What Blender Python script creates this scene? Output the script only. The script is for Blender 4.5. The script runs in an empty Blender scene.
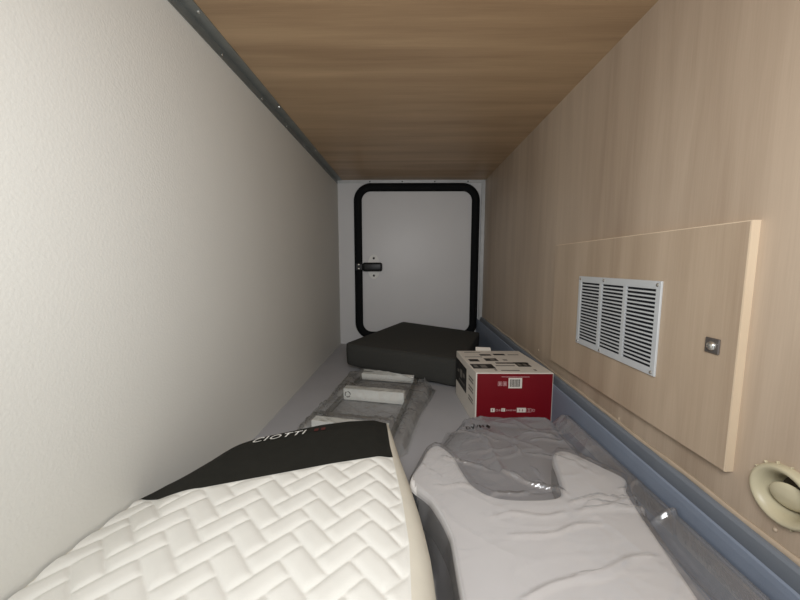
import bpy, bmesh, math, random
from mathutils import Vector, Matrix, noise
random.seed(4)
S = bpy.context.scene
C = S.collection
PI = math.pi

# ------------------------------------------------------------------ camera
F = 330.0
cd = bpy.data.cameras.new('camera'); cam = bpy.data.objects.new('camera', cd); C.objects.link(cam)
cd.sensor_width = 36; cd.lens = F / 800 * 36; cd.clip_start = 0.01
cam.location = (0, 0, 0.46)
cam.rotation_euler = (PI / 2 - math.atan(35 / F), 0, math.atan(3 / F))
S.camera = cam

# ------------------------------------------------------------------ world, lights, exposure
w = bpy.data.worlds.new('world'); S.world = w; w.use_nodes = True
w.node_tree.nodes['Background'].inputs[0].default_value = (0.80, 0.90, 1.0, 1)
w.node_tree.nodes['Background'].inputs[1].default_value = 0.22

def area(name, loc, target, sx, sy, power, col, spread=180):
    l = bpy.data.lights.new(name, 'AREA'); l.shape = 'RECTANGLE'; l.size = sx; l.size_y = sy
    l.energy = power; l.color = col; l.spread = math.radians(spread)
    o = bpy.data.objects.new(name, l); C.objects.link(o); o.location = loc
    d = Vector(target) - Vector(loc); o.rotation_euler = d.to_track_quat('-Z', 'Y').to_euler()
    return o
# daylight coming in through the open hatch behind the camera
area('hatch_daylight', (0.02, -0.03, 0.66), (-0.02, 0.80, 0.28), 0.34, 0.24, 5.6, (0.985, 0.99, 1.0))
S.view_settings.view_transform = 'Standard'; S.view_settings.look = 'None'
S.view_settings.exposure = 0.0; S.view_settings.gamma = 1

# ------------------------------------------------------------------ helpers
def lin(r, g, b):
    f = lambda c: (c / 255 / 12.92) if c / 255 <= 0.04045 else ((c / 255 + 0.055) / 1.055) ** 2.4
    return (f(r), f(g), f(b), 1)

def mat(name, col, rough=0.6, metal=0.0, spec=0.5, noise_scale=None, noise_amt=0.06, bump=0.0, bump_scale=400, stretch=(1, 1, 1)):
    m = bpy.data.materials.new(name); m.use_nodes = True
    nt = m.node_tree; b = nt.nodes['Principled BSDF']
    b.inputs['Base Color'].default_value = col; b.inputs['Roughness'].default_value = rough
    b.inputs['Metallic'].default_value = metal; b.inputs['Specular IOR Level'].default_value = spec
    tc = nt.nodes.new('ShaderNodeTexCoord')
    mp = nt.nodes.new('ShaderNodeMapping'); mp.inputs['Scale'].default_value = stretch
    nt.links.new(tc.outputs['Object'], mp.inputs[0])
    n = nt.nodes.new('ShaderNodeTexNoise'); n.inputs['Scale'].default_value = noise_scale or 20
    n.inputs['Detail'].default_value = 4
    nt.links.new(mp.outputs[0], n.inputs['Vector'])
    r = nt.nodes.new('ShaderNodeValToRGB')
    r.color_ramp.elements[0].position = 0.3; r.color_ramp.elements[1].position = 0.7
    a = noise_amt
    r.color_ramp.elements[0].color = (col[0] * (1 - a), col[1] * (1 - a), col[2] * (1 - a), 1)
    r.color_ramp.elements[1].color = (min(1, col[0] * (1 + a)), min(1, col[1] * (1 + a)), min(1, col[2] * (1 + a)), 1)
    nt.links.new(n.outputs[0], r.inputs[0]); nt.links.new(r.outputs[0], b.inputs['Base Color'])
    if bump:
        n2 = nt.nodes.new('ShaderNodeTexNoise'); n2.inputs['Scale'].default_value = bump_scale
        n2.inputs['Detail'].default_value = 2
        nt.links.new(tc.outputs['Object'], n2.inputs['Vector'])
        bp = nt.nodes.new('ShaderNodeBump'); bp.inputs['Strength'].default_value = bump; bp.inputs['Distance'].default_value = 0.001
        nt.links.new(n2.outputs[0], bp.inputs['Height']); nt.links.new(bp.outputs[0], b.inputs['Normal'])
    return m

def wood(name, dark, light, axis, rough=0.42, spec=0.4, band=1.0):
    """oak laminate; the grain runs along `axis` (object axes)"""
    m = bpy.data.materials.new(name); m.use_nodes = True
    nt = m.node_tree; L = nt.links; b = nt.nodes['Principled BSDF']
    b.inputs['Roughness'].default_value = rough; b.inputs['Specular IOR Level'].default_value = spec
    tc = nt.nodes.new('ShaderNodeTexCoord')
    def layer(scale_along, scale_across, detail, dist=0.0):
        mp = nt.nodes.new('ShaderNodeMapping')
        s = [scale_across] * 3; s[axis] = scale_along; mp.inputs['Scale'].default_value = s
        L.new(tc.outputs['Object'], mp.inputs[0])
        n = nt.nodes.new('ShaderNodeTexNoise'); n.inputs['Scale'].default_value = 1
        n.inputs['Detail'].default_value = detail; n.inputs['Distortion'].default_value = dist
        L.new(mp.outputs[0], n.inputs['Vector']); return n
    big = layer(0.5, 5, 3, 0.3); mid = layer(2.2, 34, 4, 0.6); fine = layer(12, 520, 2)
    # cathedral figure: distorted rings
    mp = nt.nodes.new('ShaderNodeMapping'); s = [7.0] * 3; s[axis] = 0.55; mp.inputs['Scale'].default_value = s
    L.new(tc.outputs['Object'], mp.inputs[0])
    nd = nt.nodes.new('ShaderNodeTexNoise'); nd.inputs['Scale'].default_value = 0.8; nd.inputs['Detail'].default_value = 1
    L.new(mp.outputs[0], nd.inputs['Vector'])
    mm = nt.nodes.new('ShaderNodeMath'); mm.operation = 'MULTIPLY'; mm.inputs[1].default_value = 26
    L.new(nd.outputs[0], mm.inputs[0])
    sn = nt.nodes.new('ShaderNodeMath'); sn.operation = 'SINE'; L.new(mm.outputs[0], sn.inputs[0])
    def madd(a, ka, c=None, kc=0.0):
        x = nt.nodes.new('ShaderNodeMath'); x.operation = 'MULTIPLY_ADD'
        L.new(a, x.inputs[0]); x.inputs[1].default_value = ka
        if c is not None: L.new(c, x.inputs[2])
        else: x.inputs[2].default_value = kc
        return x.outputs[0]
    v = madd(big.outputs[0], 0.9 * band, None, 0.5 - 0.45 * band - 0.3 - 0.12)
    v = madd(mid.outputs[0], 0.6, v); v = madd(fine.outputs[0], 0.24, v); v = madd(sn.outputs[0], 0.10, v)
    r = nt.nodes.new('ShaderNodeValToRGB')
    r.color_ramp.elements[0].position = 0.2; r.color_ramp.elements[1].position = 0.8
    r.color_ramp.elements[0].color = dark; r.color_ramp.elements[1].color = light
    L.new(v, r.inputs[0]); L.new(r.outputs[0], b.inputs['Base Color'])
    bp = nt.nodes.new('ShaderNodeBump'); bp.inputs['Strength'].default_value = 0.12; bp.inputs['Distance'].default_value = 0.0006
    L.new(fine.outputs[0], bp.inputs['Height']); L.new(bp.outputs[0], b.inputs['Normal'])
    return m

def film(name, col, diff, gloss, rough, tint):
    """thin polythene: mostly clear, a little milky, with glossy creases"""
    m = bpy.data.materials.new(name); m.use_nodes = True
    nt = m.node_tree; L = nt.links
    for n in list(nt.nodes):
        if n.type == 'BSDF_PRINCIPLED': nt.nodes.remove(n)
    out = [n for n in nt.nodes if n.type == 'OUTPUT_MATERIAL'][0]
    tr = nt.nodes.new('ShaderNodeBsdfTransparent'); tr.inputs[0].default_value = tint
    di = nt.nodes.new('ShaderNodeBsdfDiffuse'); di.inputs[0].default_value = col
    gl = nt.nodes.new('ShaderNodeBsdfGlossy'); gl.inputs[0].default_value = (1, 1, 1, 1); gl.inputs['Roughness'].default_value = rough
    tc = nt.nodes.new('ShaderNodeTexCoord'); ns = nt.nodes.new('ShaderNodeTexNoise'); ns.inputs['Scale'].default_value = 60
    ns.inputs['Detail'].default_value = 3; L.new(tc.outputs['Object'], ns.inputs['Vector'])
    bp = nt.nodes.new('ShaderNodeBump'); bp.inputs['Strength'].default_value = 0.35; bp.inputs['Distance'].default_value = 0.003
    L.new(ns.outputs[0], bp.inputs['Height'])
    L.new(bp.outputs[0], gl.inputs['Normal'])
    m1 = nt.nodes.new('ShaderNodeMixShader'); m1.inputs[0].default_value = diff
    L.new(tr.outputs[0], m1.inputs[1]); L.new(di.outputs[0], m1.inputs[2])
    fr = nt.nodes.new('ShaderNodeLayerWeight'); fr.inputs[0].default_value = gloss
    L.new(bp.outputs[0], fr.inputs['Normal'])
    m2 = nt.nodes.new('ShaderNodeMixShader')
    ad = nt.nodes.new('ShaderNodeMath'); ad.operation = 'ADD'; ad.inputs[1].default_value = 0.11; ad.use_clamp = True
    L.new(fr.outputs['Fresnel'], ad.inputs[0])
    L.new(ad.outputs[0], m2.inputs[0]); L.new(m1.outputs[0], m2.inputs[1]); L.new(gl.outputs[0], m2.inputs[2])
    L.new(m2.outputs[0], out.inputs[0])
    return m

def obj(name, bm, m, parent=None, smooth=False, loc=None):
    me = bpy.data.meshes.new(name); bmesh.ops.recalc_face_normals(bm, faces=bm.faces)
    bm.to_mesh(me); bm.free()
    for x in (m if isinstance(m, (list, tuple)) else [m]): me.materials.append(x)
    if smooth:
        me.polygons.foreach_set('use_smooth', [True] * len(me.polygons))
    o = bpy.data.objects.new(name, me); C.objects.link(o)
    if parent is not None: o.parent = parent
    if loc is not None: o.location = loc
    return o

def box(bm, x0, x1, y0, y1, z0, z1, bev=0.0, seg=2, mi=0):
    r = bmesh.ops.create_cube(bm, size=1)
    vs = r['verts']
    for v in vs:
        v.co = Vector((x0 if v.co.x < 0 else x1, y0 if v.co.y < 0 else y1, z0 if v.co.z < 0 else z1))
    fs = list({f for v in vs for f in v.link_faces})
    for f in fs: f.material_index = mi
    if bev:
        es = list({e for v in vs for e in v.link_edges})
        bmesh.ops.bevel(bm, geom=es, offset=bev, segments=seg, profile=0.5, affect='EDGES')
    return bm

def newbox(*a, **k):
    bm = bmesh.new(); return box(bm, *a, **k)

def prism(bm, pts, axis, a, b):
    """polygon pts (2D) extruded along axis from a to b"""
    def P(p, t):
        c = [p[0], p[1]]; c.insert(axis, t); return Vector(c)
    v0 = [bm.verts.new(P(p, a)) for p in pts]; v1 = [bm.verts.new(P(p, b)) for p in pts]
    n = len(pts)
    bm.faces.new(v0); bm.faces.new(list(reversed(v1)))
    for i in range(n): bm.faces.new((v0[i], v0[(i + 1) % n], v1[(i + 1) % n], v1[i]))
    return bm

def dome(bm, c, r, h, axis, seg=14, rings=4):
    """low round head: centre on the surface, bulging along the signed unit vector axis"""
    ax = Vector(axis); u = ax.orthogonal().normalized(); v = ax.cross(u); c = Vector(c)
    prev = None
    for k in range(rings + 1):
        a = PI / 2 * k / rings
        rr = r * math.cos(a); hh = h * math.sin(a)
        if k == rings: cur = [bm.verts.new(c + ax * h)]
        else: cur = [bm.verts.new(c + ax * hh + (u * math.cos(2 * PI * i / seg) + v * math.sin(2 * PI * i / seg)) * rr) for i in range(seg)]
        if prev:
            for i in range(seg):
                if len(cur) == 1: bm.faces.new((prev[i], prev[(i + 1) % seg], cur[0]))
                else: bm.faces.new((prev[i], prev[(i + 1) % seg], cur[(i + 1) % seg], cur[i]))
        else: bm.faces.new(cur)
        prev = cur
    return bm

def lathe(bm, prof, c, axis, seg=48):
    """profile of (radius, height along axis) revolved"""
    ax = Vector(axis); u = ax.orthogonal().normalized(); v = ax.cross(u); c = Vector(c); prev = None
    for (r, h) in prof:
        cur = [bm.verts.new(c + ax * h + (u * math.cos(2 * PI * i / seg) + v * math.sin(2 * PI * i / seg)) * r) for i in range(seg)]
        if prev:
            for i in range(seg): bm.faces.new((prev[i], prev[(i + 1) % seg], cur[(i + 1) % seg], cur[i]))
        prev = cur
    return bm

def empty(name, loc=(0, 0, 0)):
    o = bpy.data.objects.new(name, None); C.objects.link(o); o.location = loc; o.empty_display_size = 0.05; return o
def tag(o, label=None, cat=None, group=None, kind=None):
    if label: o['label'] = label
    if cat: o['category'] = cat
    if group: o['group'] = group
    if kind: o['kind'] = kind
    return o

def sm(a, b, x):
    if a == b: return 1.0 if x > a else 0.0
    t = max(0.0, min(1.0, (x - a) / (b - a))); return t * t * (3 - 2 * t)
def lerp_tab(tab, x):
    if x <= tab[0][0]: return tab[0][1]
    for (a, va), (b, vb) in zip(tab, tab[1:]):
        if x <= b: return va + (vb - va) * (x - a) / (b - a)
    return tab[-1][1]

# ------------------------------------------------------------------ materials
M = {}
M['wall'] = mat('cream_wall_panel', lin(216, 215, 208), 0.55, spec=0.3, noise_scale=3, noise_amt=0.02, bump=0.35, bump_scale=260)
M['back'] = mat('grey_white_gel_panel', lin(222, 222, 222), 0.38, spec=0.4, noise_scale=4, noise_amt=0.02)
M['oak_v'] = wood('oak_laminate_upright_grain', lin(166, 147, 127), lin(196, 178, 157), 2)
M['oak_h'] = wood('oak_laminate_panel', lin(168, 148, 126), lin(198, 179, 156), 2)
M['oak_c'] = wood('oak_ceiling_panel', lin(158, 130, 100), lin(200, 170, 134), 0, band=0.9)
M['oak_edge'] = wood('pale_oak_edging', lin(216, 196, 168), lin(232, 214, 188), 2)
M['floor'] = mat('grey_vinyl_floor', lin(170, 170, 173), 0.6, spec=0.3, noise_scale=6, noise_amt=0.04, bump=0.2, bump_scale=300)
M['tray'] = mat('blue_grey_lining', lin(126, 136, 152), 0.6, spec=0.3, noise_scale=12, noise_amt=0.05, bump=0.3, bump_scale=300)
M['channel'] = mat('slate_channel', lin(122, 128, 136), 0.5, spec=0.3, noise_scale=9, noise_amt=0.06)
M['alu'] = mat('brushed_aluminium', lin(150, 154, 152), 0.45, metal=0.7, noise_scale=30, noise_amt=0.08)
M['alu_light'] = mat('pale_trim_metal', lin(200, 202, 202), 0.4, metal=0.2, noise_scale=30, noise_amt=0.05)
M['screw'] = mat('screw_metal', lin(215, 215, 210), 0.25, metal=0.9, noise_scale=60)
M['dark_screw'] = mat('dark_screw_metal', lin(40, 40, 40), 0.4, metal=0.3, noise_scale=60)
M['rubber'] = mat('black_rubber', lin(15, 17, 19), 0.75, spec=0.2, noise_scale=30)
M['blackpl'] = mat('black_plastic', lin(18, 20, 22), 0.4, spec=0.4, noise_scale=30)
M['whitepl'] = mat('white_plastic', lin(240, 240, 236), 0.45, noise_scale=30, noise_amt=0.02)
M['grille'] = mat('pale_grey_painted_metal', lin(206, 210, 212), 0.4, metal=0.1, noise_scale=30, noise_amt=0.02)
M['vent_shade'] = mat('painted_vent_shade', lin(14, 17, 24), 0.9, noise_scale=20)
M['cream'] = mat('cream_plastic', lin(194, 185, 156), 0.4, spec=0.5, noise_scale=30, noise_amt=0.02)
M['quilt'] = mat('white_quilted_fabric', lin(222, 221, 214), 0.85, spec=0.15, noise_scale=40, noise_amt=0.02, bump=0.35, bump_scale=900)
M['border'] = mat('cream_knit_border', lin(212, 207, 192), 0.85, spec=0.15, noise_scale=40, noise_amt=0.03, bump=0.3, bump_scale=900)
M['band'] = mat('black_knit_band', lin(38, 38, 34), 0.85, spec=0.2, noise_scale=60, noise_amt=0.08, bump=0.4, bump_scale=900)
M['print'] = mat('white_print', lin(225, 225, 220), 0.7, noise_scale=60)
M['redprint'] = mat('dull_red_print', lin(86, 34, 30), 0.7, noise_scale=60)
M['cushion'] = mat('charcoal_fabric', lin(66, 66, 63), 0.9, spec=0.2, noise_scale=200, noise_amt=0.05, bump=0.4, bump_scale=700)
M['card'] = mat('white_printed_card', lin(220, 214, 204), 0.5, noise_scale=20, noise_amt=0.03)
M['red'] = mat('deep_red_printed_card', lin(116, 4, 20), 0.45, spec=0.4, noise_scale=10, noise_amt=0.05)
M['ink'] = mat('black_ink', lin(28, 27, 27), 0.5, noise_scale=60)
M['greyink'] = mat('grey_ink', lin(120, 116, 110), 0.5, noise_scale=60)
M['pinkink'] = mat('pale_pink_ink', lin(226, 186, 186), 0.5, noise_scale=60)
M['foam'] = mat('white_foam_fabric', lin(242, 240, 237), 0.8, spec=0.15, noise_scale=10, noise_amt=0.02)
M['rail'] = mat('grey_ladder_rail', lin(116, 116, 112), 0.45, metal=0.3, noise_scale=20)
M['silicone'] = mat('clear_grey_silicone', lin(190, 172, 150), 0.2, spec=0.6, noise_scale=40)
M['film_milky'] = film('milky_polythene', lin(176, 176, 178), 0.30, 0.12, 0.17, (0.97, 0.97, 0.98, 1))
M['film_clear'] = film('clear_polythene', lin(205, 206, 205), 0.08, 0.12, 0.15, (0.96, 0.97, 0.96, 1))

# ------------------------------------------------------------------ room shell
Y0, Y1, ZC, XR = -0.16, 1.9, 0.93, 0.456
def xl(y): return -0.366 - (1.9 - y) * 0.0284
st = lambda o: tag(o, kind='structure')
bm = bmesh.new(); prism(bm, [(-0.46, Y0), (0.5, Y0), (0.5, Y1 + 0.02), (-0.46, Y1 + 0.02)], 2, -0.02, 0.0)
st(obj('floor', bm, M['floor']))
bm = bmesh.new(); prism(bm, [(-0.46, Y0), (0.5, Y0), (0.5, Y1 + 0.02), (-0.46, Y1 + 0.02)], 2, ZC, ZC + 0.02)
st(obj('ceiling', bm, M['oak_c']))
bm = bmesh.new(); prism(bm, [(xl(Y0), Y0), (xl(Y1), Y1), (xl(Y1) - 0.03, Y1), (xl(Y0) - 0.03, Y0)], 2, 0, ZC)
st(obj('wall_left', bm, M['wall']))
bm = bmesh.new(); hy0, hy1, hz0, hz1 = 0.370 - 0.0245, 0.370 + 0.0245, 0.187 - 0.0245, 0.187 + 0.0245   # cut-out for the air outlet
box(bm, XR, XR + 0.03, Y0, hy0, 0, ZC); box(bm, XR, XR + 0.03, hy1, Y1, 0, ZC)
box(bm, XR, XR + 0.03, hy0, hy1, 0, hz0); box(bm, XR, XR + 0.03, hy0, hy1, hz1, ZC)
bmesh.ops.remove_doubles(bm, verts=bm.verts, dist=1e-5)
st(obj('wall_right', bm, M['oak_v']))
# back wall with the opening of the hatch door cut in it
def rrect(x0, x1, z0, z1, r, n=10):
    pts = []
    for cx, cz, a0 in ((x1 - r, z1 - r, 0), (x0 + r, z1 - r, PI / 2), (x0 + r, z0 + r, PI), (x1 - r, z0 + r, 3 * PI / 2)):
        for k in range(n + 1):
            a = a0 + PI / 2 * k / n; pts.append((cx + r * math.cos(a), cz + r * math.sin(a)))
    return pts
st(obj('wall_back', newbox(-0.40, 0.49, Y1, Y1 + 0.02, 0, ZC), M['back']))

# ---- hatch door with rubber seal
door = empty('door_1', (0.076, 1.9, 0.03)); st(door)
dl = lambda bm: (bmesh.ops.translate(bm, verts=bm.verts, vec=-Vector((0.076, 1.9, 0.03))), bm)[1]
bm = bmesh.new(); prism(bm, rrect(-0.255, 0.407, 0.05, 0.89, 0.085), 1, 1.893, 1.8995)
obj('door_panel', dl(bm), M['back'], door)
def ring_sweep(bm, path, prof):
    n = len(path); rows = []
    for i, (x, z) in enumerate(path):
        px, pz = path[i - 1]; nx, nz = path[(i + 1) % n]
        t = Vector((nx - px, nz - pz)).normalized(); o = Vector((t.y, -t.x))
        rows.append([bm.verts.new((x + o.x * u, 1.9 - d, z + o.y * u)) for (u, d) in prof])
    m = len(prof)
    for i in range(n):
        a = rows[i]; b = rows[(i + 1) % n]
        for j in range(m): bm.faces.new((a[j], a[(j + 1) % m], b[(j + 1) % m], b[j]))
c_path = rrect(-0.253, 0.405, 0.053, 0.889, 0.074, 14)
tube = [(0.0225 * math.cos(a), 0.013 + 0.0125 * math.sin(a)) for a in [2 * PI * k / 14 for k in range(14)]]
bm = bmesh.new(); ring_sweep(bm, c_path, tube)
obj('rubber_seal', dl(bm), M['rubber'], door, smooth=True)
bm = bmesh.new()
pts = [(-0.166 + 0.036 * math.cos(a), 0.449 + 0.069 * math.sin(a)) for a in [2 * PI * k / 36 for k in range(36)]]
prism(bm, pts, 1, 1.884, 1.893)
pl = obj('latch_plate', dl(bm), M['whitepl'], door)
for zz in (0.498, 0.400):
    bm = bmesh.new(); dome(bm, (-0.166, 1.884, zz), 0.0065, 0.003, (0, -1, 0)); obj('latch_screw', dl(bm), M['dark_screw'], pl)
bm = bmesh.new(); box(bm, -0.228, -0.117, 1.858, 1.884, 0.424, 0.474, 0.012, 4)
obj('latch_handle', dl(bm), M['blackpl'], door, smooth=True)
bm = bmesh.new(); box(bm, -0.268, -0.228, 1.868, 1.887, 0.43, 0.47, 0.004, 2)
hb = obj('latch_bracket', dl(bm), M['blackpl'], door)
for zz in (0.462, 0.440):
    bm = bmesh.new(); dome(bm, (-0.250, 1.868, zz), 0.006, 0.003, (0, -1, 0)); obj('latch_screw', dl(bm), M['screw'], hb)

# slim pale trims round the back wall
t = st(obj('trim_back_top', newbox(-0.36, 0.456, 1.893, 1.9, 0.914, 0.93), M['alu_light']))
for x in (-0.185, -0.005, 0.176, 0.36):
    bm = bmesh.new(); dome(bm, (x, 1.893, 0.921), 0.004, 0.003, (0, -1, 0), 10, 3); obj('trim_screw', bm, M['dark_screw'], t)
st(obj('trim_back_side', newbox(0.436, 0.456, 1.888, 1.9, 0.15, 0.914), M['alu_light']))

# aluminium angle between the left wall and the ceiling, with its screws
bm = bmesh.new()
secs = []
for y in (Y0, 1.892):
    x = xl(y)
    secs.append([bm.verts.new((x + a, y, ZC - b)) for a, b in ((0, 0), (0.027, 0), (0.027, 0.0018), (0.0025, 0.0025), (0.0018, 0.021), (0, 0.021))])
for i in range(6): bm.faces.new((secs[0][i], secs[0][(i + 1) % 6], secs[1][(i + 1) % 6], secs[1][i]))
bm.faces.new(secs[0]); bm.faces.new(list(reversed(secs[1])))
tr = st(obj('trim_ceiling_left', bm, M['alu']))
for y in (0.664, 1.037, 1.41):
    bm = bmesh.new(); dome(bm, (xl(y) + 0.020, y, ZC - 0.0018), 0.0038, 0.002, (0, 0, -1)); obj('trim_screw', bm, M['screw'], tr)
for y in (0.60, 0.771, 0.963, 1.143, 1.325):
    bm = bmesh.new(); dome(bm, (xl(y) + 0.0022, y, ZC - 0.013), 0.0032, 0.002, (1, 0, 0)); obj('trim_screw', bm, M['screw'], tr)

# ---- raised lining along the right wall: upstand, groove, back leaf
def ztop(y): return 0.098 + 0.030 * y
def strip(prof):
    bm = bmesh.new(); rows = []
    ys = [Y0 + (1.9 - Y0) * k / 30 for k in range(31)]
    for y in ys:
        z = ztop(y); rows.append([bm.verts.new((x, y, z + dz if not isinstance(dz, str) else 0.0)) for x, dz in prof])
    n = len(prof)
    for a, b in zip(rows, rows[1:]):
        for j in range(n): bm.faces.new((a[j], a[(j + 1) % n], b[(j + 1) % n], b[j]))
    bm.faces.new(rows[0]); bm.faces.new(list(reversed(rows[-1])))
    return bm
st(obj('trim_right_upstand', strip([(0.4255, '0'), (0.4238, -0.012), (0.4245, -0.003), (0.4268, -0.0005), (0.430, -0.003), (0.431, '0')]), M['tray']))
st(obj('trim_right_channel', strip([(0.431, '0'), (0.431, -0.020), (0.444, -0.018), (0.447, 0.004), (0.4495, 0.008), (0.456, 0.009), (0.456, '0')]), M['channel']))
# silicone bead along the channel, and dabs standing off it
bm = bmesh.new(); rows = []
for k in range(90):
    y = 0.2 + 1.6 * k / 89; z = ztop(y) + 0.011 + 0.0035 * noise.noise(Vector((y * 9, 2, 0)))
    r = 0.0028 + 0.001 * noise.noise(Vector((y * 25, 7, 1)))
    rows.append([bm.verts.new((0.456 - max(0, r * math.cos(a)), y, z + 1.8 * r * math.sin(a))) for a in (-PI / 2, -PI / 4, 0, PI / 4, PI / 2)] + [bm.verts.new((0.4562, y, z))])
for a, b in zip(rows, rows[1:]):
    for j in range(6): bm.faces.new((a[j], a[(j + 1) % 6], b[(j + 1) % 6], b[j]))
sl = st(obj('trim_right_sealant', bm, M['silicone'], smooth=True))
for (y, z, ln) in ((1.09, 0.175, 0.011), (0.67, 0.137, 0.009), (0.376, 0.138, 0.006)):     # stray dabs of sealant
    bm = bmesh.new(); dome(bm, (0, 0, 0), 0.0022, 0.0022, (-1, 0, 0), 12, 4)
    for v in bm.verts: v.co = Vector((XR + v.co.x, y + v.co.y * 1.2, z + v.co.z * ln / 0.0044))
    obj('sealant_dab', bm, M['silicone'], sl, smooth=True)

# ------------------------------------------------------------------ access panel on the right wall
XP = 0.445
ap = tag(empty('access_panel', (XR, 0.70, 0.176)), 'oak access panel with pale metal louvre grille and square push latch, on the right wall', 'panel')
al = lambda bm: (bmesh.ops.translate(bm, verts=bm.verts, vec=-Vector((XR, 0.70, 0.176))), bm)[1]
obj('panel_board', al(newbox(XP, XR, 0.4345, 0.975, 0.176, 0.516)), M['oak_h'], ap)
edge = al(newbox(XP - 0.0002, XR, 0.4325, 0.4345, 0.176, 0.516)); box(edge, XP + 0.0 - XR, 0, 0.4325 - 0.70, 0.975 - 0.70, 0.340, 0.3412)
o = obj('panel_edging', edge, M['oak_edge'], ap); o['label'] = 'pale oak edge strip'
# grille
gy0, gy1, gz0, gz1 = 0.567, 0.832, 0.264, 0.4325
gf = bmesh.new(); x0, x1 = XP - 0.004, XP
fw = 0.0115
box(gf, x0, x1, gy0, gy0 + fw, gz0, gz1, 0.0008, 1); box(gf, x0, x1, gy1 - fw, gy1, gz0, gz1, 0.0008, 1)
box(gf, x0, x1, gy0 + fw - .001, gy1 - fw + .001, gz0, gz0 + 0.0125, 0.0008, 1); box(gf, x0, x1, gy0 + fw - .001, gy1 - fw + .001, gz1 - 0.0125, gz1, 0.0008, 1)
iy0, iy1 = gy0 + fw, gy1 - fw
for k in (1, 2):
    yc = iy0 + (iy1 - iy0) * k / 3; box(gf, x0, x1, yc - 0.0045, yc + 0.0045, gz0 + 0.012, gz1 - 0.012)
gr = obj('vent_grille', al(gf), M['grille'], ap)
bk = bmesh.new(); box(bk, XP - 0.0004, XP, iy0 - 0.002, iy1 + 0.002, gz0 + 0.01, gz1 - 0.01)
o = obj('grille_backing', al(bk), M['vent_shade'], gr); o['label'] = 'dark sheet painted as the shade behind the louvres'  # near-black sheet on the board paints the shade inside the vent
lv = bmesh.new(); NS = 19
iz0, iz1 = gz0 + 0.0125, gz1 - 0.0125
for k in range(NS + 1):
    zc = iz0 + (iz1 - iz0) * k / NS
    prism(lv, [(x0 + 0.0004, zc - 0.0019), (x0 + 0.0012, zc - 0.0019), (XP - 0.0007, zc - 0.0004), (XP - 0.0007, zc + 0.0006), (x0 + 0.0004, zc + 0.0014)], 1, iy0 - 0.001, iy1 + 0.001)
# prism with axis=1 inserts y between x and z
obj('louvres', al(lv), M['grille'], gr)
for (y, z) in ((gy0 + 0.008, gz0 + 0.006), (gy0 + 0.008, gz1 - 0.007), (gy1 - 0.008, gz0 + 0.006), (gy1 - 0.008, gz1 - 0.007), ((gy0 + gy1) / 2 + .03, gz1 - 0.006), ((gy0 + gy1) / 2 + .03, gz0 + 0.006)):
    bm = bmesh.new(); dome(bm, (x0, y, z), 0.0035, 0.002, (-1, 0, 0)); obj('grille_screw', al(bm), M['screw'], gr)
# push latch
bm = bmesh.new(); box(bm, XP - 0.003, XP, 0.4565, 0.4785, 0.334, 0.356, 0.001, 1)
pll = obj('push_latch', al(bm), M['alu'], ap); pll['label'] = 'square dull metal latch plate'
pll.data.materials[0] = mat('dark_latch_metal', lin(118, 112, 108), 0.4, metal=0.6, noise_scale=60)
bm = bmesh.new(); dome(bm, (XP - 0.003, 0.4665, 0.3450), 0.0068, 0.0055, (-1, 0, 0), 24, 7); obj('latch_button', al(bm), M['screw'], pll, smooth=True)

# ------------------------------------------------------------------ round cream air outlet
oc = Vector((XR, 0.370, 0.187))
ou = tag(empty('air_outlet', oc), 'round cream plastic air outlet with tilted flap, low on the right wall', 'vent')
bm = bmesh.new()
lathe(bm, [(0.036, 0.0), (0.0356, 0.005), (0.034, 0.0085), (0.0318, 0.0094), (0.0290, 0.0082), (0.0262, 0.004), (0.0238, -0.002), (0.0215, -0.012), (0.0205, -0.020)], (0, 0, 0), (-1, 0, 0), 64)
obj('outlet_ring', bm, M['cream'], ou, smooth=True)
bm = bmesh.new()
for k in range(16):
    a = 2 * PI * k / 16 + 0.1
    d = Vector((0, math.cos(a), math.sin(a))); tdir = Vector((0, -math.sin(a), math.cos(a)))
    n0 = len(bm.verts)
    b2 = bmesh.new(); box(b2, -0.0035, 0.0, -0.0009, 0.0009, -0.0026, 0.0026, 0.0004, 1)
    rot = Matrix((( 1, 0, 0), (0, tdir.y, d.y), (0, tdir.z, d.z)))
    for v in b2.verts: v.co = rot @ v.co + d * 0.0360
    tmp = bpy.data.meshes.new('t'); b2.to_mesh(tmp); b2.free(); bm.from_mesh(tmp); bpy.data.meshes.remove(tmp)
o = obj('grip_ribs', bm, M['cream'], ou)
bm = bmesh.new()
lathe(bm, [(0.0206, -0.019), (0.018, -0.020), (0.010, -0.021), (0.0, -0.021)], (0, 0, 0), (-1, 0, 0), 40)
o = obj('outlet_throat', bm, mat('shade_painted_outlet_liner', lin(60, 50, 36), 0.6, noise_scale=30), ou, smooth=True); o['label'] = 'inner throat with its shade painted in dark brown'  # liner coloured dark to paint the deep shade inside the outlet
bm = bmesh.new()
lathe(bm, [(0.0, 0.003), (0.011, 0.0022), (0.0170, -0.0005), (0.0178, -0.0016), (0.0170, -0.0025), (0.0, -0.002)], (0, 0, 0), (-1, 0, 0), 40)
fl = obj('flap', bm, M['cream'], ou, smooth=True)
fl.location = (0.0015, -0.002, -0.001); fl.rotation_euler = (0, math.radians(-16), math.radians(20))

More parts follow.
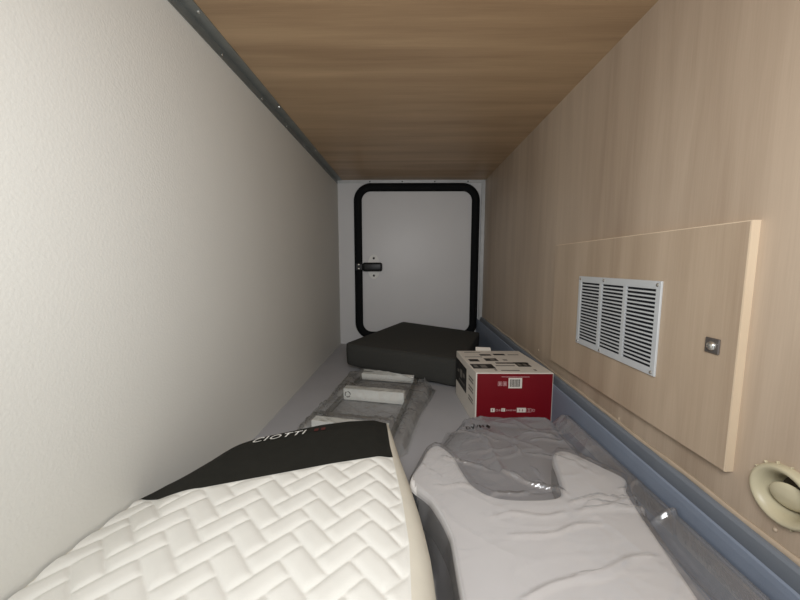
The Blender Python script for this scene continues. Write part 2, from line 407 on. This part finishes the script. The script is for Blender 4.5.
# ------------------------------------------------------------------ quilted mattress
mt = tag(empty('mattress', (-0.2, 0.3, 0)), 'white herringbone-quilted mattress with black end band, lying against the left wall', 'mattress')
ml = lambda bm: (bmesh.ops.translate(bm, verts=bm.verts, vec=-Vector((-0.2, 0.3, 0))), bm)[1]
MY0 = 0.10
FAR = [(-0.405, 0.500), (-0.385, 0.535), (-0.36, 0.553), (-0.325, 0.575), (-0.28, 0.605), (-0.235, 0.625), (-0.151, 0.662), (-0.091, 0.678), (-0.04, 0.683), (0.02, 0.684)]
RGT = [(0.10, 0.010), (0.30, 0.010), (0.368, 0.009), (0.447, 0.0), (0.52, -0.012), (0.587, -0.024), (0.684, -0.036)]
BND = [(-0.41, 0.470), (-0.36, 0.450), (-0.304, 0.459), (-0.239, 0.482), (-0.123, 0.522), (-0.028, 0.548), (0.02, 0.56)]
def herring(x, y):
    wdt = 0.0285
    c = math.sqrt(0.5); u = (x * c + y * c) / wdt; v = (-x * c + y * c) / wdt
    i, j = math.floor(u), math.floor(v); k = (i - j) % 4
    fu, fv = u - i, v - j
    if k == 0: a, b = fu, fv
    elif k == 1: a, b = fu + 1, fv
    elif k == 3: a, b = fv, fu
    else: a, b = fv + 1, fu
    d = min(b, 1 - b); e = min(a, 2 - a)
    q = 1 - (1 - min(1, d / 0.5)) ** 3.2; p = 1 - (1 - min(1, e / 0.42)) ** 3.2
    return q * p
def mattress_top(x, y):
    lft = x - xl(y)
    z = 0.127 - 0.012 * (1 - sm(0.0, 0.10, lft)) - 0.10 * max(0, y - 0.35) * (1 - sm(0, 0.10, lft))
    fa = lerp_tab(FAR, x) - y
    z -= 0.003 * (1 - sm(0, 0.03, fa)) + 0.008 * (1 - sm(0, 0.05, fa)) * (1 - sm(0.0, 0.15, lft))
    rr = lerp_tab(RGT, y) - x
    z -= 0.006 * (1 - sm(0, 0.03, rr))
    return z
NU, NV = 230, 320
def mpos(s, t, lift=0.0, q=True):
    # two-pass: the right edge depends on y, the far edge on x
    x = -0.40 + (0.0 + 0.40) * s
    yf = lerp_tab(FAR, x)
    y = MY0 + (yf - MY0) * t
    xr = lerp_tab(RGT, y); xx0 = xl(y) + 0.004
    x = xx0 + (xr - xx0) * s
    z = mattress_top(x, y)
    if q:
        yb = lerp_tab(BND, x); rr = xr - x
        k = sm(0.0, 0.010, yb - y) * sm(0, 0.006, rr)
        z += 0.0034 * (herring(x, y) - 0.4) * k
        z += 0.003 * (1 - k) * 0.2
    return Vector((x, y, z + lift))
# top surface: split in quilt and band by the band line
def grid_part(pred, lift, quilt, nu, nv, t0f, t1f):
    bm = bmesh.new(); rows = []
    for i in range(nu + 1):
        s = i / nu
        x = -0.40 + 0.40 * s; yf = lerp_tab(FAR, x); yb = min(lerp_tab(BND, x + (lerp_tab(RGT, 0.55)) * s), yf - 0.004)
        tb = (yb - MY0) / (yf - MY0)
        a, b = t0f(tb), t1f(tb)
        rows.append([bm.verts.new(mpos(s, a + (b - a) * j / nv, lift, quilt)) for j in range(nv + 1)])
    for a, b in zip(rows, rows[1:]):
        for j in range(nv): bm.faces.new((a[j], b[j], b[j + 1], a[j + 1]))
    return bm, rows
bm, _ = grid_part(None, 0, True, NU, NV, lambda tb: 0.0, lambda tb: min(1.0, tb + 0.004))
obj('quilted_top', ml(bm), M['quilt'], mt, smooth=True)
bm, _ = grid_part(None, 0.0012, False, 120, 40, lambda tb: min(tb, 0.99), lambda tb: 1.0)
# black band folds over the far end and down to the floor
bm.verts.ensure_lookup_table()
endv = [mpos(i / 120, 1.0, 0.0012, False) for i in range(121)]
prev = [bm.verts[i * 41 + 40] for i in range(121)]
for (dy, fz) in ((0.006, 0.93), (0.010, 0.8), (0.012, 0.5), (0.010, 0.2), (0.004, 0.0)):
    cur = [bm.verts.new((p.x, p.y + dy, p.z * fz + (0.002 if fz == 0 else 0))) for p in endv]
    for i in range(120): bm.faces.new((prev[i], prev[i + 1], cur[i + 1], cur[i]))
    prev = cur
band = obj('end_band', ml(bm), M['band'], mt, smooth=True); band['label'] = 'plain black knitted band across the far end'
# cream side border: right side, near end, left side and base
bm = bmesh.new()
path = [mpos(1.0, j / 80, 0, False) for j in range(81)]
def out_r(y): return lerp_tab([(0.1, 0.032), (0.4, 0.030), (0.496, 0.026), (0.60, 0.020), (0.684, 0.012)], y)
rows = []
for p in path:
    o_ = out_r(p.y); z = p.z + 0.001
    rows.append([bm.verts.new((p.x - 0.001, p.y, z)), bm.verts.new((p.x + o_ * 0.25, p.y, z - 0.003)), bm.verts.new((p.x + o_ * 0.55, p.y, z - 0.010)), bm.verts.new((p.x + o_ * 0.85, p.y, z * 0.8)),
                 bm.verts.new((p.x + o_, p.y, z * 0.55)), bm.verts.new((p.x + o_ * 0.9, p.y, z * 0.25)), bm.verts.new((p.x + o_ * 0.5, p.y, 0.001))])
for a, b in zip(rows, rows[1:]):
    for j in range(6): bm.faces.new((a[j], a[j + 1], b[j + 1], b[j]))
fr = [mpos(i / 40, 0.0, 0, False) for i in range(41)]
top = [bm.verts.new(p) for p in fr]; bot = [bm.verts.new((p.x, p.y, 0.001)) for p in fr]
for i in range(40): bm.faces.new((top[i], top[i + 1], bot[i + 1], bot[i]))
lf = [mpos(0.0, i / 40, 0, False) for i in range(41)]
top = [bm.verts.new(p) for p in lf]; bot = [bm.verts.new((p.x, p.y, 0.001)) for p in lf]
for i in range(40): bm.faces.new((top[i], top[i + 1], bot[i + 1], bot[i]))
obj('side_border', ml(bm), M['border'], mt, smooth=True)

def text_mesh(txt, size, offs=0.0, shear=0.0, spacing=1.0):
    cu = bpy.data.curves.new('t', 'FONT'); cu.body = txt; cu.size = size; cu.offset = offs; cu.shear = shear
    cu.space_character = spacing; cu.resolution_u = 3
    ob = bpy.data.objects.new('t', cu); C.objects.link(ob)
    dg = bpy.context.evaluated_depsgraph_get(); me = bpy.data.meshes.new_from_object(ob.evaluated_get(dg))
    bm = bmesh.new(); bm.from_mesh(me); bpy.data.objects.remove(ob); bpy.data.curves.remove(cu); bpy.data.meshes.remove(me)
    return bm
# woven name on the band
tb = text_mesh('CIOTTI', 0.028, 0.0004, 0.25, 1.15)
xs = [v.co.x for v in tb.verts]; wd = max(xs) - min(xs); x_min = min(xs)
bmesh.ops.subdivide_edges(tb, edges=tb.edges, cuts=1)
for v in tb.verts:
    u = (v.co.x - x_min) / wd; hgt = v.co.y
    bx, by = -0.283 + 0.092 * u, 0.584 + 0.034 * u
    X_, Y_ = bx - 0.20 * hgt, by + 1.0 * hgt
    v.co = Vector((X_, Y_, mattress_top(X_, Y_) + 0.0030))
obj('woven_lettering', ml(tb), M['print'], band)
bm = bmesh.new()
for (a, b) in ((-0.178, 0.627), (-0.165, 0.631)):
    vs = [bm.verts.new((a + dx, b + dy, mattress_top(a + dx, b + dy) + 0.003)) for dx, dy in ((0, 0), (0.008, 0.002), (0.006, 0.016), (-0.002, 0.014))]; bm.faces.new(vs)
o = obj('woven_mark', ml(bm), M['redprint'], band); o['label'] = 'small dull red mark beside the lettering'

# ------------------------------------------------------------------ charcoal cushion leaning in front of the hatch
cu = tag(empty('seat_cushion', (0.08, 1.55, 0)), 'charcoal grey square cushion lying in front of the far hatch door', 'cushion')
bm = bmesh.new()
TL, TF, TR, TB = Vector((-0.25, 1.385, 0.126)), Vector((0.216, 1.185, 0.112)), Vector((0.398, 1.68, 0.115)), Vector((0.0, 1.845, 0.143))
BL_, BF, BR_, BB = Vector((-0.248, 1.392, 0.028)), Vector((0.212, 1.19, 0.004)), Vector((0.392, 1.68, 0.006)), Vector((0.0, 1.84, 0.04))
N = 26
def quad(P, a, b, c, d): pass
def bil(a, b, c, d, s, t): return a * (1 - s) * (1 - t) + b * s * (1 - t) + c * s * t + d * (1 - s) * t
# build as a rounded lump: superellipse blend of top and bottom quads
rows = []
prof = [(0.965, 1.0), (0.985, 0.985), (0.997, 0.93), (1.002, 0.75), (1.004, 0.5), (1.002, 0.25), (0.997, 0.07), (0.985, 0.015), (0.965, 0.0)]
def outline(k, sc):
    # rounded perimeter point in s,t
    n = 4 * N; e = k / N; q = int(e) % 4; f = e - int(e)
    s, t = [(f, 0), (1, f), (1 - f, 1), (0, 1 - f)][q]
    s, t = s * 2 - 1, t * 2 - 1
    m = max(abs(s), abs(t)); r = 0.06
    ax, ay = abs(s), abs(t)
    if ax > 1 - r and ay > 1 - r:
        dx, dy = ax - (1 - r), ay - (1 - r); L_ = math.hypot(dx, dy); 
        if L_ > r: ax, ay = (1 - r) + dx / L_ * r, (1 - r) + dy / L_ * r
    s, t = math.copysign(ax, s) * sc, math.copysign(ay, t) * sc
    return (s + 1) / 2, (t + 1) / 2
for sc, h in prof:
    row = []
    for k in range(4 * N):
        s, t = outline(k, sc)
        p = bil(BL_, BF, BR_, BB, s, t).lerp(bil(TL, TF, TR, TB, s, t), h)
        p.z += 0.002 * noise.noise(p * 14)
        row.append(bm.verts.new(p))
    rows.append(row)
for a, b in zip(rows, rows[1:]):
    for k in range(4 * N): bm.faces.new((a[k], a[(k + 1) % (4 * N)], b[(k + 1) % (4 * N)], b[k]))
def cap(row, A, sc0, up):
    prev = row
    for sc in (0.85, 0.65, 0.4, 0.18):
        cur = []
        for k in range(4 * N):
            s, t = outline(k, sc); p = bil(*A, s, t); p.z += up * 0.006 * (1 - sc * sc); cur.append(bm.verts.new(p))
        for k in range(4 * N): bm.faces.new((prev[k], prev[(k + 1) % (4 * N)], cur[(k + 1) % (4 * N)], cur[k]))
        prev = cur
    bm.faces.new(prev)
cap(rows[0], (TL, TF, TR, TB), 0.965, 1); cap(rows[-1], (BL_, BF, BR_, BB), 0.965, 0)
bmesh.ops.translate(bm, verts=bm.verts, vec=-Vector((0.08, 1.55, 0)))
obj('cushion_cover', bm, M['cushion'], cu, smooth=True)
# piping seam round the top edge
bm = bmesh.new(); seam = []
for k in range(4 * N):
    s, t = outline(k, 0.992); p = bil(TL, TF, TR, TB, s, t); p.z -= 0.0035; seam.append(p)
cen = sum(seam, Vector()) / len(seam); R_ = []
for k, p in enumerate(seam):
    o_ = (p - cen); o_.z = 0; o_.normalize(); up = Vector((0, 0, 1))
    R_.append([bm.verts.new(p + (o_ * math.cos(a) + up * math.sin(a)) * 0.0022) for a in [2 * PI * i / 6 for i in range(6)]])
for k in range(len(R_)):
    a, b = R_[k], R_[(k + 1) % len(R_)]
    for i in range(6): bm.faces.new((a[i], a[(i + 1) % 6], b[(i + 1) % 6], b[i]))
bmesh.ops.translate(bm, verts=bm.verts, vec=-Vector((0.08, 1.55, 0)))
obj('piping', bm, M['cushion'], cu, smooth=True)

# ------------------------------------------------------------------ red and white carton
bx = tag(empty('carton', (0.3, 1.02, 0)), 'red fronted white printed cardboard carton beside the charcoal cushion', 'box')
bx.rotation_euler = (0, 0, 0)
X0, X1, Ya, Yb, ZT = 0.206, 0.4245, 0.905, 1.145, 0.158
cl = lambda bm: (bmesh.ops.translate(bm, verts=bm.verts, vec=-Vector((0.3, 1.02, 0))), bm)[1]
# slightly tapered in plan, as it stands turned
def carton_pt(x, y, z):
    f = (y - Ya) / (Yb - Ya); return Vector((x - 0.016 * f, y + 0.0 * (x - X0), z))
def carton_quad(bm, pts):
    bm.faces.new([bm.verts.new(carton_pt(*p)) for p in pts])
bm = newbox(X0, X1, Ya, Yb, 0.0, ZT, 0.0012, 1)
for v in bm.verts: v.co = carton_pt(*v.co)
obj('carton_body', cl(bm), M['card'], bx)
bm = newbox(X0 + 0.0035, X1 - 0.0025, Ya - 0.0006, Ya + 0.0002, 0.0, ZT - 0.0028)
pf = obj('red_front_panel', cl(bm), M['red'], bx); pf['label'] = 'deep red printed front face'
def front_rects(name, rects, m, parent, dep=0.0010):
    bm = bmesh.new()
    for (a, b, c, d) in rects: box(bm, a, b, Ya - dep, Ya - 0.0006, c, d)
    return obj(name, cl(bm), m, parent)
# front px->x: 78 px wide = 0.208 m ; z from the top edge down
px = lambda p: X0 + 0.002 + (p - 212) / 446 * 0.218          # along the face, in crop units
pz = lambda q: ZT - (q - 254) / 446 * 0.236
bar = front_rects('barcode_label', [(px(396), px(474), pz(338), pz(281))], M['card'], pf, 0.0010)
rc = []; xx = px(404)
for k in range(15):
    wv = [0.0008, 0.0016, 0.0006, 0.0011][k % 4]; rc.append((xx, xx + wv, pz(330), pz(289))); xx += wv + [0.0009, 0.0007, 0.0013][k % 3]
    if xx > px(466): break
front_rects('barcode', rc, M['ink'], pf, 0.0013)
ic = []
for k in range(2):
    a = px(336 + k * 28); b = a + 0.0105; c, d = pz(325), pz(302)
    ic += [(a, b, c, c + 0.0008), (a, b, d - 0.0008, d), (a, a + 0.0008, c, d), (b - 0.0008, b, c, d), (a + .003, a + .0045, c + .002, d - .002), (a + .006, a + .0075, c + .002, d - .002)]
for k in range(26): ic.append((px(356 + k * 6.2), px(359.5 + k * 6.2), pz(277), pz(274)))
front_rects('small_symbols', ic, M['pinkink'], pf)
ic = [(px(298), px(322), pz(471), pz(450)), (px(360), px(382), pz(468), pz(450)), (px(450), px(502), pz(472), pz(447))]
for r_ in ic: front_rects('white_icon', [r_], M['card'], pf)
ic = []
for a, b in ((306, 310), (368, 371), (465, 468), (480, 484)): ic.append((px(a), px(b), pz(466), pz(455)))
for r_ in ic: front_rects('red_icon_detail', [r_], M['red'], pf, 0.0013)
for (cxp, r) in ((334, 7), (350, 5), (392, 4), (404, 4), (416, 5), (430, 4), (440, 4), (514, 12), (527, 12), (547, 8)):
    bm = bmesh.new(); c_ = Vector((px(cxp), Ya - 0.0009, pz(461))); rr = r / 446 * 0.218; seg = 16; a_ = []; b_ = []
    for i in range(seg):
        an = 2 * PI * i / seg; d_ = Vector((math.cos(an), 0, math.sin(an)))
        a_.append(bm.verts.new(c_ + d_ * rr)); b_.append(bm.verts.new(c_ + d_ * (rr - 0.0009)))
    for i in range(seg): bm.faces.new((a_[i], a_[(i + 1) % seg], b_[(i + 1) % seg], b_[i]))
    obj('outline_icon', cl(bm), M['pinkink'], pf)
# top print: black pictures and grey lines, u across 0..1, v depth 0..1
def top_rects(name, rects, m, parent, h=0.0006):
    bm = bmesh.new()
    for (u0, u1, v0, v1) in rects:
        b2 = newbox(X0 + 0.218 * u0, X0 + 0.218 * u1, Ya + 0.24 * v0, Ya + 0.24 * v1, ZT, ZT + h)
        for v in b2.verts: v.co = carton_pt(*v.co)
        tmp = bpy.data.meshes.new('t'); b2.to_mesh(tmp); b2.free(); bm.from_mesh(tmp); bpy.data.meshes.remove(tmp)
    return obj(name, cl(bm), m, parent)
body = bx
for r_ in [(0.02, 0.32, 0.16, 0.34), (0.66, 0.84, 0.24, 0.42), (0.06, 0.20, 0.46, 0.56), (0.30, 0.48, 0.48, 0.60), (0.30, 0.47, 0.74, 0.81), (0.52, 0.69, 0.76, 0.83), (0.40, 0.86, 0.365, 0.41)]: top_rects('top_picture', [r_], M['ink'], body)
for r_ in [(0.36, 0.62, 0.26, 0.29), (0.36, 0.60, 0.07, 0.10), (0.28, 0.31, 0.08, 0.13), (0.80, 0.83, 0.08, 0.13), (0.10, 0.35, 0.90, 0.92), (0.74, 0.90, 0.77, 0.80), (0.56, 0.62, 0.5, 0.55), (0.04, 0.30, 0.66, 0.68)]: top_rects('top_text_line', [r_], M['greyink'], body)
for r_ in [(0.05, 0.10, 0.20, 0.30), (0.14, 0.22, 0.19, 0.30), (0.38, 0.44, 0.50, 0.57), (0.68, 0.72, 0.28, 0.36), (0.76, 0.80, 0.28, 0.36)]: top_rects('top_picture_detail', [r_], M['greyink'], body, 0.0008)
# left side print
def side_rects(name, rects, m, parent, h=0.0006):
    bm = bmesh.new()
    for (v0, v1, z0, z1) in rects:
        b2 = newbox(X0 - h, X0, Ya + 0.24 * v0, Ya + 0.24 * v1, ZT * z0, ZT * z1)
        for v in b2.verts: v.co = carton_pt(*v.co)
        tmp = bpy.data.meshes.new('t'); b2.to_mesh(tmp); b2.free(); bm.from_mesh(tmp); bpy.data.meshes.remove(tmp)
    return obj(name, cl(bm), m, parent)
sp = side_rects('side_picture', [(0.42, 0.99, 0.36, 0.86)], M['ink'], body)
for r_ in [(0.50, 0.60, 0.62, 0.70), (0.64, 0.74, 0.55, 0.72), (0.80, 0.90, 0.60, 0.66), (0.50, 0.80, 0.46, 0.49)]: side_rects('side_picture_mark', [r_], M['greyink'], sp, 0.0009)
for z in (0.78, 0.72, 0.60, 0.54, 0.40, 0.34): side_rects('side_text_line', [(0.10, 0.30, z, z + 0.03)], M['greyink'], body)
# lifted flap at the far edge of the lid
bm = bmesh.new(); p = [(X0 + 0.066, Yb - 0.004, ZT + 0.001), (X0 + 0.12, Yb - 0.004, ZT + 0.001), (X0 + 0.12, Yb + 0.004, ZT + 0.010), (X0 + 0.068, Yb + 0.004, ZT + 0.012)]
lo = [bm.verts.new(carton_pt(*q)) for q in p]; hi = [bm.verts.new(carton_pt(*q) + Vector((0, -0.0005, 0.0012))) for q in p]
bm.faces.new(lo); bm.faces.new(list(reversed(hi)))
for i in range(4): bm.faces.new((lo[i], lo[(i + 1) % 4], hi[(i + 1) % 4], hi[i]))
obj('lid_flap', cl(bm), M['card'], bx)

# ------------------------------------------------------------------ ladder wrapped in clear film
O1 = Vector((-0.205, 1.09, 0)); ax = Vector((0.217, -0.045, 0)).normalized(); ay = Vector((0.045, 0.236, 0)).normalized()
ld = tag(empty('bunk_ladder', (-0.205, 1.09, 0)), 'ladder with flat white treads lying inside a clear plastic wrap between mattress and cushion', 'ladder')
def lad(bm):
    R = Matrix((( ax.x, ay.x, 0), (ax.y, ay.y, 0), (0, 0, 1)))
    for v in bm.verts: v.co = R @ v.co
    return bm
for name_x in (0.0, 0.222):
    bm = newbox(name_x - 0.008, name_x + 0.006, -0.355, 0.215, 0.004, 0.018, 0.003, 2); obj('side_rail', lad(bm), M['rail'], ld)
for k, yy in enumerate((0.20, 0.0, -0.238)):
    bm = newbox(0.004, 0.214, yy - 0.008, yy + (0.016 if k == 0 else 0.022), 0.004, 0.030 if k == 0 else 0.044, 0.0012, 1); o = obj('tread', lad(bm), M['whitepl'], ld)
    if k == 1:
        b2 = bmesh.new()
        for q in range(3):      # three-arrow recycling mark
            for r_ in range(4):
                a0 = 2 * PI * q / 3 + r_ * 0.42; a1 = a0 + 0.36
                c_ = Vector((0.020, -0.0086, 0.024)); ro, ri = 0.011, 0.0075
                vs = [b2.verts.new(c_ + Vector((math.cos(a) * r, 0, math.sin(a) * r))) for a, r in ((a0, ri), (a1, ri), (a1, ro), (a0, ro))]; b2.faces.new(vs)
        obj('recycling_mark', lad(b2), M['ink'], o)

# ------------------------------------------------------------------ plastic wraps as crumpled films
def sd_poly(p, poly):
    d = 1e9; inside = False; n = len(poly)
    for i in range(n):
        a = poly[i]; b = poly[(i + 1) % n]
        ex, ey = b[0] - a[0], b[1] - a[1]; wx, wy = p[0] - a[0], p[1] - a[1]
        t = max(0, min(1, (wx * ex + wy * ey) / (ex * ex + ey * ey)))
        d = min(d, math.hypot(wx - ex * t, wy - ey * t))
        if (a[1] > p[1]) != (b[1] > p[1]) and p[0] < (b[0] - a[0]) * (p[1] - a[1]) / (b[1] - a[1]) + a[0]: inside = not inside
    return d if inside else -d
def ridge(x, y, s, seed): 
    return 1 - min(1, abs(noise.noise(Vector((x * s, y * s, seed)))) * 4)
def film_sheet(poly, hf, step):
    x0 = min(p[0] for p in poly); x1 = max(p[0] for p in poly); y0 = min(p[1] for p in poly); y1 = max(p[1] for p in poly)
    nx = int((x1 - x0) / step) + 1; ny = int((y1 - y0) / step) + 1
    bm = bmesh.new(); V = {}
    for i in range(nx + 1):
        for j in range(ny + 1):
            x, y = x0 + i * step, y0 + j * step; d = sd_poly((x, y), poly)
            if d > -step * 0.9: V[i, j] = bm.verts.new((x, y, hf(x, y, max(0, d))))
    for (i, j) in list(V):
        q = [(i, j), (i + 1, j), (i + 1, j + 1), (i, j + 1)]
        if all(k in V for k in q): bm.faces.new([V[k] for k in q])
    for v in [v for v in bm.verts if not v.link_faces]: bm.verts.remove(v)
    return bm

# foam cushion with a U-shaped notch
foam_o = [(0.012, 0.552), (0.035, 0.615), (0.052, 0.658), (0.068, 0.674), (0.085, 0.668), (0.104, 0.632), (0.114, 0.580), (0.128, 0.540), (0.162, 0.515), (0.236, 0.513), (0.270, 0.528),
          (0.288, 0.580), (0.300, 0.628), (0.322, 0.655), (0.350, 0.648), (0.385, 0.600), (0.405, 0.565), (0.388, 0.538), (0.374, 0.490), (0.358, 0.410), (0.345, 0.346), (0.335, 0.12), (0.068, 0.12), (0.068, 0.343), (0.068, 0.43), (0.046, 0.502)]
fc = tag(empty('foam_pad', (0.2, 0.35, 0)), 'white foam pad with a U-shaped notch, sealed in a milky plastic bag', 'cushion')
def smooth_loop(poly, step=0.006):
    n = len(poly); out = []
    for i in range(n):
        p0, p1, p2, p3 = [Vector(poly[(i + k) % n]) for k in (-1, 0, 1, 2)]
        L_ = (p2 - p1).length; m = max(1, round(L_ / step)); big = L_ > 0.1
        for k in range(m):
            t = k / m
            q = p1.lerp(p2, t) if big else 0.5 * ((2 * p1) + (p2 - p0) * t + (2 * p0 - 5 * p1 + 4 * p2 - p3) * t * t + (3 * p1 - p0 - 3 * p2 + p3) * t ** 3)
            if not big and ((p1 - p0).length > 0.1 or (p3 - p2).length > 0.1): q = p1.lerp(p2, t)
            out.append(q)
    return out
loop = smooth_loop(foam_o); n_l = len(loop)
area2 = sum(loop[i].x * loop[(i + 1) % n_l].y - loop[(i + 1) % n_l].x * loop[i].y for i in range(n_l)); sg = 1 if area2 > 0 else -1
nrm = []
for i in range(n_l):
    t = (loop[(i + 1) % n_l] - loop[i - 1]).normalized(); nrm.append(Vector((t.y, -t.x)) * sg)
org = Vector((0.2, 0.35, 0))
def foam_rings(spec, cap):
    bm = bmesh.new(); prev = None
    for ins, z in spec:
        cur = [bm.verts.new(Vector((p.x - q.x * ins, p.y - q.y * ins, z)) - org) for p, q in zip(loop, nrm)]
        if prev:
            for k in range(n_l): bm.faces.new((prev[k], prev[(k + 1) % n_l], cur[(k + 1) % n_l], cur[k]))
        prev = cur
    if cap: bm.faces.new(prev)
    return bm
obj('pad_cover', foam_rings([(0.0, 0.064), (0.0006, 0.069), (0.0025, 0.073), (0.006, 0.0755), (0.008, 0.076)], True), M['foam'], fc)
o = obj('pad_side', foam_rings([(0.006, 0.004), (0.001, 0.012), (0.0, 0.04), (0.0, 0.064)], False), mat('grey_pad_side', lin(92, 93, 95), 0.85, spec=0.1, noise_scale=60), fc, smooth=True); o['label'] = 'darker grey side of the pad'  # side coloured a darker grey than the white cover

bag_o = [(0.042, 0.12), (0.046, 0.30), (0.040, 0.42), (0.026, 0.52), (0.004, 0.62), (0.020, 0.68), (0.050, 0.73), (0.095, 0.80), (0.120, 0.862), (0.20, 0.885), (0.27, 0.897), (0.34, 0.895), (0.385, 0.888), (0.422, 0.878),
         (0.425, 0.80), (0.425, 0.70), (0.425, 0.60), (0.425, 0.12)]
CREASES = [(0.074, 0.622, 0.174, 0.572, 0.0045, 0.0054), (0.174, 0.572, 0.278, 0.508, 0.0055, 0.0072), (0.223, 0.734, 0.255, 0.52, 0.004, 0.0054), (0.135, 0.505, 0.23, 0.52, 0.005, 0.0036), (0.245, 0.64, 0.34, 0.6, 0.0035, 0.0045), (0.26, 0.495, 0.395, 0.505, 0.004, 0.0054), (0.26, 0.478, 0.44, 0.475, 0.006, 0.0054), (0.115, 0.33, 0.3, 0.39, 0.007, 0.0036), (0.22, 0.58, 0.27, 0.5, 0.0035, 0.0036), (0.32, 0.66, 0.36, 0.57, 0.004, 0.0036), (0.05, 0.53, 0.13, 0.53, 0.0045, 0.0027), (0.3, 0.45, 0.14, 0.42, 0.006, 0.0027), (0.03, 0.6, 0.07, 0.55, 0.004, 0.003), (0.1, 0.74, 0.22, 0.68, 0.004, 0.004), (0.15, 0.8, 0.19, 0.64, 0.005, 0.005), (0.26, 0.72, 0.35, 0.7, 0.004, 0.004), (0.27, 0.69, 0.36, 0.68, 0.004, 0.004), (0.28, 0.485, 0.36, 0.495, 0.005, 0.005), (0.12, 0.46, 0.26, 0.47, 0.006, 0.002), (0.2, 0.36, 0.34, 0.4, 0.006, 0.003), (0.36, 0.52, 0.42, 0.55, 0.004, 0.004)]
def bag_h(x, y, d):
    df = sd_poly((x, y), foam_o)
    base = 0.079 * sm(0, 0.075, d) * (1 - 0.3 * sm(0.76, 0.87, y))
    f = 0.0825 * sm(-0.024, 0.002, df)
    right = sm(0.33, 0.41, x) * 0.082 * sm(-0.004, 0.006, d) * (1 - sm(0.80, 0.87, y))
    h = max(base, f, right)
    far = sm(-0.01, -0.05, df)
    amp = sm(0, 0.03, d) * (1 - 0.85 * sm(0.34, 0.38, x) * (1 - sm(0.56, 0.62, y)))
    n1 = ridge(x * 1.0 + 0.6 * y, y * 0.7, 9, 3.1) ** 3; n2 = ridge(x * 0.6 - y * 0.5, y * 1.2, 16, 8.2) ** 3; n3 = ridge(x, y * 2.2, 7, 5.5) ** 4
    h += amp * (0.006 * n1 + 0.004 * n2) * (0.25 + 0.75 * far)
    h += amp * (1 - far) * (0.0012 * n3 + 0.0012 * ridge(x * 0.5 + y * 0.25, y * 1.6 - x * 0.5, 13, 12.5) ** 4)
    h += amp * 0.004 * noise.noise(Vector((x * 12, y * 12, 1))) * far
    for (ax0, ay0, bx0, by0, wd_, hh_) in CREASES:
        ex, ey = bx0 - ax0, by0 - ay0; t = max(0, min(1, ((x - ax0) * ex + (y - ay0) * ey) / (ex * ex + ey * ey)))
        wob = 0.004 * math.sin(t * 9 + ax0 * 40)
        dd = math.hypot(x - ax0 - ex * t, y - ay0 - ey * t - wob)
        if dd < wd_: h += 1.7 * hh_ * (1 - dd / wd_) * sm(0, 0.15, t) * sm(0, 0.15, 1 - t)
    return max(0.003, h)
bm = film_sheet(bag_o, bag_h, 0.0028)
bb = tag(obj('plastic_bag', bm, M['film_milky'], None, smooth=True), 'large milky plastic bag around the white foam pad, in front of the carton', 'bag')
# printed marks on the bag near the carton
bm = text_mesh('DW', 0.016, 0.0003, 0, 1.1)
def lay(bm, ox, oy, hf, up=0.002):
    for v in bm.verts: X_, Y_ = v.co.x + ox, v.co.y + oy; v.co = Vector((X_, Y_, hf(X_, Y_, max(0, sd_poly((X_, Y_), bag_o))) + up + 0.002))
    return bm
lay(bm, 0.146, 0.728, bag_h)
for (a, b) in ((0.178, 0.729), (0.185, 0.729)):
    vs = [bm.verts.new((a + dx, b + dy, 0)) for dx, dy in ((0, 0), (0.004, 0), (0.004, 0.014), (0, 0.014))]
    for v in vs: v.co.z = bag_h(v.co.x, v.co.y, max(0, sd_poly((v.co.x, v.co.y), bag_o))) + 0.004
    bm.faces.new(vs)
vs = [bm.verts.new((0.199 + dx, 0.736 + dy, 0)) for dx, dy in ((-0.006, 0), (0, -0.010), (0.006, 0), (0, 0.010))]
for v in vs: v.co.z = bag_h(v.co.x, v.co.y, max(0, sd_poly((v.co.x, v.co.y), bag_o))) + 0.004
bm.faces.new(vs)
o = obj('printed_marks', bm, M['ink'], bb); o['label'] = 'small black printed marks'

wrap_o = [(-0.31, 0.72), (-0.305, 0.80), (-0.295, 0.90), (-0.262, 1.06), (-0.248, 1.20), (-0.23, 1.34), (-0.12, 1.315), (0.0, 1.265), (0.10, 1.20), (0.12, 1.17), (0.10, 1.10), (0.055, 0.96), (0.03, 0.85), (0.012, 0.76), (-0.03, 0.72), (-0.12, 0.72), (-0.20, 0.69)]
def wrap_h(x, y, d):
    q = Vector((x, y, 0)) - O1; u, v = q.dot(ax), q.dot(ay)
    h = 0.026 * sm(0, 0.03, d)
    for yy in (0.20, 0.0, -0.238):
        k = (1 - sm(0.028, 0.075, abs(v - yy - 0.01))) * sm(-0.03, 0.0, u) * (1 - sm(0.218, 0.26, u)); h = max(h, 0.048 * k)
    n1 = ridge(x, y * 0.5, 14, 2.1) ** 3; n2 = ridge(x * 1.3 + y, y, 20, 6.2) ** 3
    a = sm(0, 0.02, d)
    h += a * (0.009 * n1 + 0.008 * n2 + 0.004 * ridge(x * 2 - y, y, 26, 1.7) ** 4) * (0.35 + 0.65 * (sm(0.2, 0.24, u) + 1 - sm(-0.02, 0.01, u)))
    h += 0.012 * a * sm(0.225, 0.26, u) * (0.5 + noise.noise(Vector((x * 18, y * 9, 4))))
    return min(max(0.003, h), 0.002 + 0.9 * d + 0.01) if y > 1.2 else max(0.003, h)
bm = film_sheet(wrap_o, wrap_h, 0.0032)
tag(obj('plastic_wrap', bm, M['film_clear'], None, smooth=True), 'crumpled clear plastic wrap around the white-treaded ladder', 'wrap')
